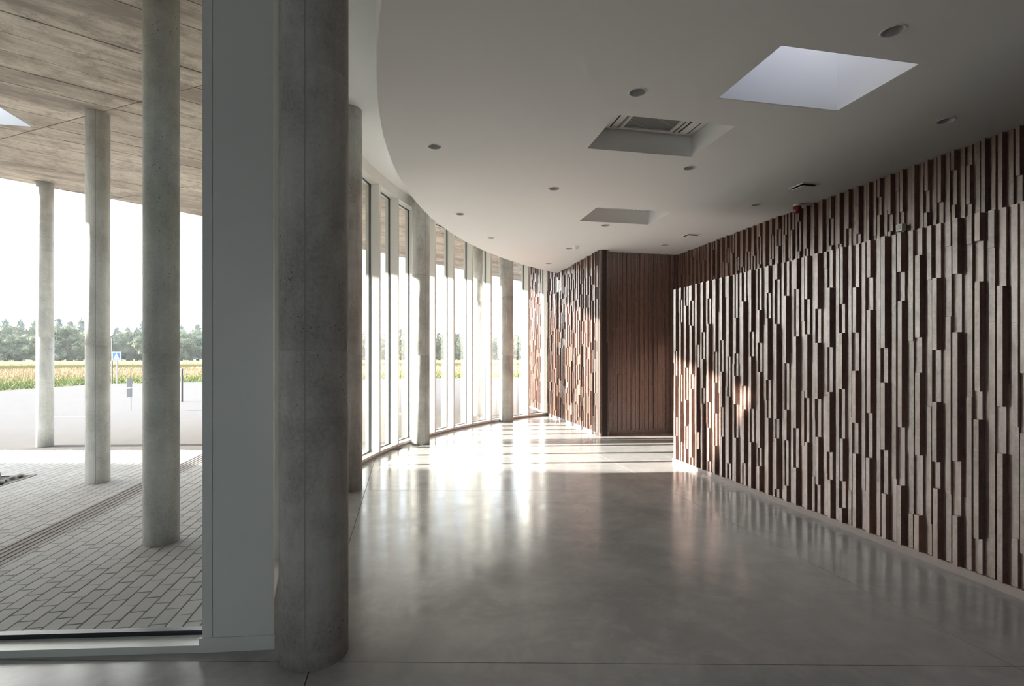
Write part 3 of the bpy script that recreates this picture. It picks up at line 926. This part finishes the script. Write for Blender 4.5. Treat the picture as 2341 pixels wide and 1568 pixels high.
# corner post and straight front glazing on the left
post = empty('window_post', (-1.5, 2.9, 0)); tag(post, 'broad grey aluminium window post beside the big foreground pillar', 'window post')
sub_part('post_body', MB().prism([(-1.626, 2.852), (-1.308, 2.881), (-1.372, 3.03), (-1.62, 3.06)], 0.0, H2), M['frame_near'], post)
sub_part('post_strip', MB().prism([(-1.68, 2.848), (-1.629, 2.852), (-1.622, 3.06), (-1.69, 3.055)], 0.0, H2), M['frame_near'], post)
sub_part('post_shoe', MB().prism([(-1.692, 2.836), (-1.300, 2.872), (-1.30, 2.879), (-1.692, 2.847)], 0.0, 0.078), M['frame_near'], post)
front = empty('window_front', (-3, 2.85, 0)); front['kind'] = 'structure'
def FY(x): return 2.84 + 0.0515 * (x + 1.685)
def strip_(x0, x1, d0, d1, z0, z1): return MB().prism([(x0, FY(x0) + d0), (x1, FY(x1) + d0), (x1, FY(x1) + d1), (x0, FY(x0) + d1)], z0, z1)
sub_part('sill', strip_(-6.1, -1.69, 0.0, 0.155, 0.0, 0.04), M['frame_near'], front)
sub_part('bottom_gasket', strip_(-6.1, -1.69, 0.112, 0.157, 0.04, 0.066), M['gasket'], front)
sub_part('head', strip_(-6.1, -1.69, 0.0, 0.24, H2 - .19, H2 - .001), M['frame_near'], front)
for x0, x1 in ((-3.62, -1.70), (-6.1, -3.70)):
    sub_part('glass_pane', strip_(x0, x1, 0.125, 0.133, 0.05, H2 - .19), M['glass'], front)
sub_part('mullion', strip_(-3.70, -3.62, 0.0, 0.24, 0.04, H2 - .19), M['frame_near'], front)

# rear part of the room, outside the view
rear = MB().box(-6.2, -3.3, -5.3, -5.2, 0, HC - 0.01).box(-1.7, 7.4, -5.3, -5.2, 0, HC - 0.01).box(-3.3, -1.7, -5.3, -5.2, 2.45, HC - 0.01).build('wall_near', M['rear']); rear['kind'] = 'structure'
fill_door = empty('fill_door_1', (-2.5, -5.25, 0)); fill_door['kind'] = 'structure'  # unseen glazed opening, added to brighten the window post and foreground pillar
fr_ = MB()
for x0, x1, z0, z1 in ((-3.3, -3.22, 0, 2.45), (-1.78, -1.7, 0, 2.45), (-2.54, -2.46, 0, 2.45), (-3.22, -2.54, 0, .12), (-2.46, -1.78, 0, .12), (-3.22, -2.54, 2.37, 2.45), (-2.46, -1.78, 2.37, 2.45)): fr_.box(x0, x1, -5.3, -5.22, z0, z1)
sub_part('fill_door_frame', fr_, M['frame_near'], fill_door)
for x0, x1 in ((-3.22, -2.54), (-2.46, -1.78)): sub_part('glass_pane', MB().box(x0, x1, -5.27, -5.26, .12, 2.37), M['glass'], fill_door)
MB().box(-6.2, -6.1, -5.2, 2.84, 0, HC - 0.01).build('wall_left', M['rear'])['kind'] = 'structure'
MB().fbox(tuple(Ou), uR, nR, 8.6, 17.2, -0.1, 0.03, 0.0, H2).build('wall_right_rear', M['rear'])['kind'] = 'structure'

# ---------------------------------------------------------------- posts and signs outdoors
def post_(name, x, y, r, h, m, label, cat):
    root = empty(name, (x, y, 0)); tag(root, label, cat)
    sub_part('pole', MB().lathe([(r, 0), (r, h)], (x, y), 16), M[m], root)
    return root
r_ = post_('pedestrian_sign', -23.5, 31.25, 0.03, 1.62, 'steel', 'blue square pedestrian crossing sign with white triangle on a thin post', 'traffic sign')
def plate(mb, cx, y0, y1, hw, z0, z1): return mb.box(cx - hw, cx + hw, y0, y1, z0, z1)
px_ = -23.5
sub_part('sign_plate', plate(MB(), px_, 31.19, 31.21, 0.26, 1.40, 1.90), M['sign_white'], r_)
sub_part('sign_blue_field', plate(MB(), px_, 31.185, 31.19, 0.225, 1.435, 1.865), M['blue'], r_)
def vprism(mb, pts, y0, y1):
    b = len(mb.v); n = len(pts)
    mb.v += [(p[0], y0, p[1]) for p in pts] + [(p[0], y1, p[1]) for p in pts]
    mb.f.append(tuple(b + i for i in range(n))); mb.f.append(tuple(b + n + i for i in range(n))[::-1])
    for i in range(n): j = (i + 1) % n; mb.f.append((b + i, b + n + i, b + n + j, b + j))
    return mb
sub_part('sign_triangle', vprism(MB(), [(px_ - .18, 1.47), (px_ + .18, 1.47), (px_, 1.83)], 31.18, 31.185), M['sign_white'], r_)
fig = MB()
vprism(fig, [(px_ - .012, 1.70), (px_ + .014, 1.70), (px_ + .014, 1.73), (px_ - .012, 1.73)], 31.175, 31.18)
vprism(fig, [(px_ - .02, 1.60), (px_ + .02, 1.60), (px_ + .015, 1.695), (px_ - .015, 1.695)], 31.175, 31.18)
vprism(fig, [(px_ - .07, 1.50), (px_ - .045, 1.50), (px_ + .01, 1.60), (px_ - .02, 1.60)], 31.175, 31.18)
vprism(fig, [(px_ + .045, 1.50), (px_ + .07, 1.50), (px_ + .02, 1.60), (px_ - .01, 1.60)], 31.175, 31.18)
sub_part('walking_figure', fig, M['sign_black'], r_)
r_ = post_('tall_post', -24.0, 31.5, 0.035, 2.7, 'dark_post', 'tall thin dark post just left of the blue crossing sign', 'post')
sub_part('post_cap', MB().lathe([(0.05, 2.7), (0.05, 2.74)], (-24.0, 31.5), 12), M['dark_post'], r_)
r_ = post_('bollard', -11.82, 18.8, 0.036, 1.16, 'dark_post', 'slim dark post standing alone on the paving right of the nearest outdoor column', 'post')
sub_part('post_cap', MB().lathe([(0.045, 1.16), (0.045, 1.19)], (-11.82, 18.8), 12), M['steel'], r_)
r_ = post_('parking_sign', -11.43, 15.74, 0.016, 0.98, 'steel', 'low post with two grey plates one above the other, seen from behind', 'traffic sign')
for z0, z1 in ((0.70, 0.98), (0.40, 0.66)):
    a = Vector((-11.43, 15.71))
    for d, hw in ((Vector((-0.05, -0.998)), 0.135), (Vector((0.08, 0.997)), 0.075)):
        n = Vector((-d.y, d.x)) * 0.006
        sub_part('sign_plate', MB().prism([tuple(a - n), tuple(a + n), tuple(a + n + d * hw), tuple(a - n + d * hw)], z0, z1), M['steel'], r_)

# ---------------------------------------------------------------- field grass, crop, trees
rnd = random.Random(11)
edge = [(-24.3, -10), (-24.3, 24.9), (-24.5, 31.6), (-10, 37.6), (10, 45), (40, 53)]
gv, gf, ga = [], [], []
def edge_dist(x, y):
    best = 1e9; 
    for (x0, y0), (x1, y1) in zip(edge, edge[1:]):
        dx, dy = x1 - x0, y1 - y0; t = max(0, min(1, ((x - x0) * dx + (y - y0) * dy) / (dx * dx + dy * dy)))
        best = min(best, math.hypot(x - x0 - t * dx, y - y0 - t * dy))
    return best
def outside_plaza(x, y):
    if x < -24.4: return True
    for (x0, y0), (x1, y1) in zip(edge[2:], edge[3:]):
        if x0 <= x <= x1: return y > y0 + (y1 - y0) * (x - x0) / (x1 - x0)
    return False
n_ = 0
while n_ < 72000:
    az = R(rnd.uniform(-60, 6)); dist = 30 * (80.5 / 30) ** rnd.random()
    x, y = dist * math.sin(az), dist * math.cos(az)
    if not outside_plaza(x, y): continue
    ed = edge_dist(x, y)
    n_ += 1
    h = rnd.uniform(.2, .46) * min(1, 0.35 + ed / 6) * (1 + 0.3 * math.sin(x * .3) * math.sin(y * .2)); wd = rnd.uniform(.012, .028) * (dist / 40)
    a = rnd.uniform(0, 3.14); cx, sx = math.cos(a) * wd, math.sin(a) * wd; lx, ly = rnd.uniform(-.15, .15), rnd.uniform(-.15, .15)
    b = len(gv)
    gv += [(x - cx, y - sx, -.02), (x + cx, y + sx, -.02), (x + cx * .6 + lx, y + sx * .6 + ly, h * .7), (x - cx * .6 + lx, y - sx * .6 + ly, h * .7), (x + lx * 1.6, y + ly * 1.6, h)]
    gf += [(b, b + 1, b + 2, b + 3), (b + 3, b + 2, b + 4)]
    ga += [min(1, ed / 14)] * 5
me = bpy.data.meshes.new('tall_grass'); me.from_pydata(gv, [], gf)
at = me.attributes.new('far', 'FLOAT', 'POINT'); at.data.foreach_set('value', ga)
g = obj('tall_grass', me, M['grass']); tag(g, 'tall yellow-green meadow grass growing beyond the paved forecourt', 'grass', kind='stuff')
# crop block
cv = MB()
cv.prism([(84 * math.sin(R(a)), 84 * math.cos(R(a))) for a in range(-64, 11)] + [(165 * math.sin(R(a)), 165 * math.cos(R(a))) for a in range(10, -65, -1)], 0, 0.60)
for k in range(19000):
    az = R(rnd.uniform(-64, 9)); d = rnd.uniform(82, 100); x, y = d * math.sin(az), d * math.cos(az)
    h = rnd.uniform(.58, .80); w_ = rnd.uniform(.03, .07); l_ = rnd.uniform(-.1, .1); cx, sx = math.cos(az) * w_, -math.sin(az) * w_
    b = len(cv.v)
    cv.v += [(x - cx, y - sx, 0), (x + cx, y + sx, 0), (x + l_, y, h)]; cv.f.append((b, b + 1, b + 2))
c = cv.build('crop_field', M['crop']); tag(c, 'low straw-coloured crop standing in front of the far tree line', 'crop', kind='stuff')

def crown_mesh(seed, kind):
    rnd = random.Random(seed); bm = bmesh.new()
    if kind == 'leaf':
        for k in range(34):
            zc = 0.16 + 0.72 * rnd.random(); rr = rnd.uniform(.075, .15)
            a = rnd.uniform(0, 6.28); off = 0.36 * math.sqrt(rnd.random()) * (1.25 - 1.3 * abs(zc - .48))
            mt = Matrix.Translation((off * math.cos(a), off * math.sin(a), zc)) @ Matrix.Scale(rr, 4)
            bmesh.ops.create_icosphere(bm, subdivisions=1, radius=0.78, matrix=mt)
        for v in bm.verts: v.co += Vector((rnd.uniform(-1, 1), rnd.uniform(-1, 1), rnd.uniform(-1, 1))) * 0.022
    else:
        lv = 11
        for k in range(lv):
            z0 = 0.08 + 0.84 * k / lv; rr = 0.26 * (1 - k / lv) ** 0.85 + 0.015
            seg = 12; base_i = [bm.verts.new((rr * rnd.uniform(.55, 1.2) * math.cos(6.283 * i / seg), rr * rnd.uniform(.55, 1.2) * math.sin(6.283 * i / seg), z0 + rnd.uniform(-.03, .02))) for i in range(seg)]
            top = bm.verts.new((rnd.uniform(-.01, .01), rnd.uniform(-.01, .01), min(1.0, z0 + 0.20)))
            for i in range(seg): bm.faces.new((base_i[i], base_i[(i + 1) % seg], top))
    src = [(f.calc_center_median(), f.normal.copy()) for f in bm.faces]
    bm.normal_update()
    nc = 11000 if kind == 'leaf' else 1500
    for k in range(nc):
        p, n = rnd.choice(src)
        p = p + n * rnd.uniform(-.01, .05) + Vector((rnd.gauss(0, .02), rnd.gauss(0, .02), rnd.gauss(0, .02)))
        sz = rnd.uniform(.014, .03)
        vs_ = [bm.verts.new(p + Vector((rnd.uniform(-1, 1), rnd.uniform(-1, 1), rnd.uniform(-1, 1))) * sz) for _ in range(3)]
        bm.faces.new(vs_)
    me = bpy.data.meshes.new('crown'); bm.to_mesh(me); bm.free(); return me
cl = [crown_mesh(i, 'leaf') for i in range(5)]; cn = [crown_mesh(40 + i, 'needle') for i in range(4)]
for mm in cl: mm.materials.append(M['leaf'])
for mm in cn: mm.materials.append(M['needle'])
trunk = MB().lathe([(.035, 0), (.022, .5), (.012, .8)], (0, 0), 8).mesh('trunk'); trunk.materials.append(M['bark'])
def tree(name, x, y, h, wd, me, label, group):
    root = empty(name, (x, y, 0)); tag(root, label, 'tree', group)
    for nm, m_ in (('crown', me), ('trunk', trunk)):
        o = bpy.data.objects.new(nm, m_); COL.objects.link(o); o.parent = root; o.scale = (wd, wd, h)
        if nm == 'crown': o.rotation_euler = (0, 0, rnd.uniform(0, 6.28))
az = -62.0
while az < 9:
    d = rnd.uniform(178, 200); h = rnd.uniform(7.0, 10.5)
    tree('deciduous_tree', d * math.sin(R(az)), d * math.cos(R(az)), h, h * rnd.uniform(.95, 1.25), rnd.choice(cl), 'rounded green deciduous tree in the distant tree line behind the field', 'rounded trees of the far tree line')
    az += rnd.uniform(1.2, 1.9)
az = -62.0
while az < 9:
    d = rnd.uniform(215, 240); h = rnd.uniform(11.5, 15.5)
    tree('conifer_tree', d * math.sin(R(az)), d * math.cos(R(az)), h, h * rnd.uniform(.9, 1.25), rnd.choice(cn), 'tall dark pointed conifer rising behind the rounded trees of the far tree line', 'conifers of the far tree line')
    az += rnd.uniform(0.45, 0.9)
az = -62.0
while az < 9:
    d = rnd.uniform(205, 214); h = rnd.uniform(9.5, 12)
    tree('deciduous_tree', d * math.sin(R(az)), d * math.cos(R(az)), h, h * rnd.uniform(.8, 1.1), rnd.choice(cl), 'rounded green deciduous tree in the distant tree line behind the field', 'rounded trees of the far tree line')
    az += rnd.uniform(1.3, 2.0)

# ---------------------------------------------------------------- morning haze over the field
hz = MB().box(-330, 60, 55, 262, -0.5, 24).build('field_haze', None)
hm = bpy.data.materials.new('haze'); hm.use_nodes = True; ht = hm.node_tree; ht.nodes.clear()
ho = ht.nodes.new('ShaderNodeOutputMaterial'); hv = ht.nodes.new('ShaderNodeVolumeScatter')
hv.inputs['Color'].default_value = (0.93, 0.97, 1.0, 1); hv.inputs['Density'].default_value = 0.00033; hv.inputs['Anisotropy'].default_value = 0.2
ht.links.new(hv.outputs[0], ho.inputs['Volume']); hz.data.materials.append(hm)
tag(hz, 'thin bluish haze hanging over the field in front of the far trees', 'haze', kind='stuff')
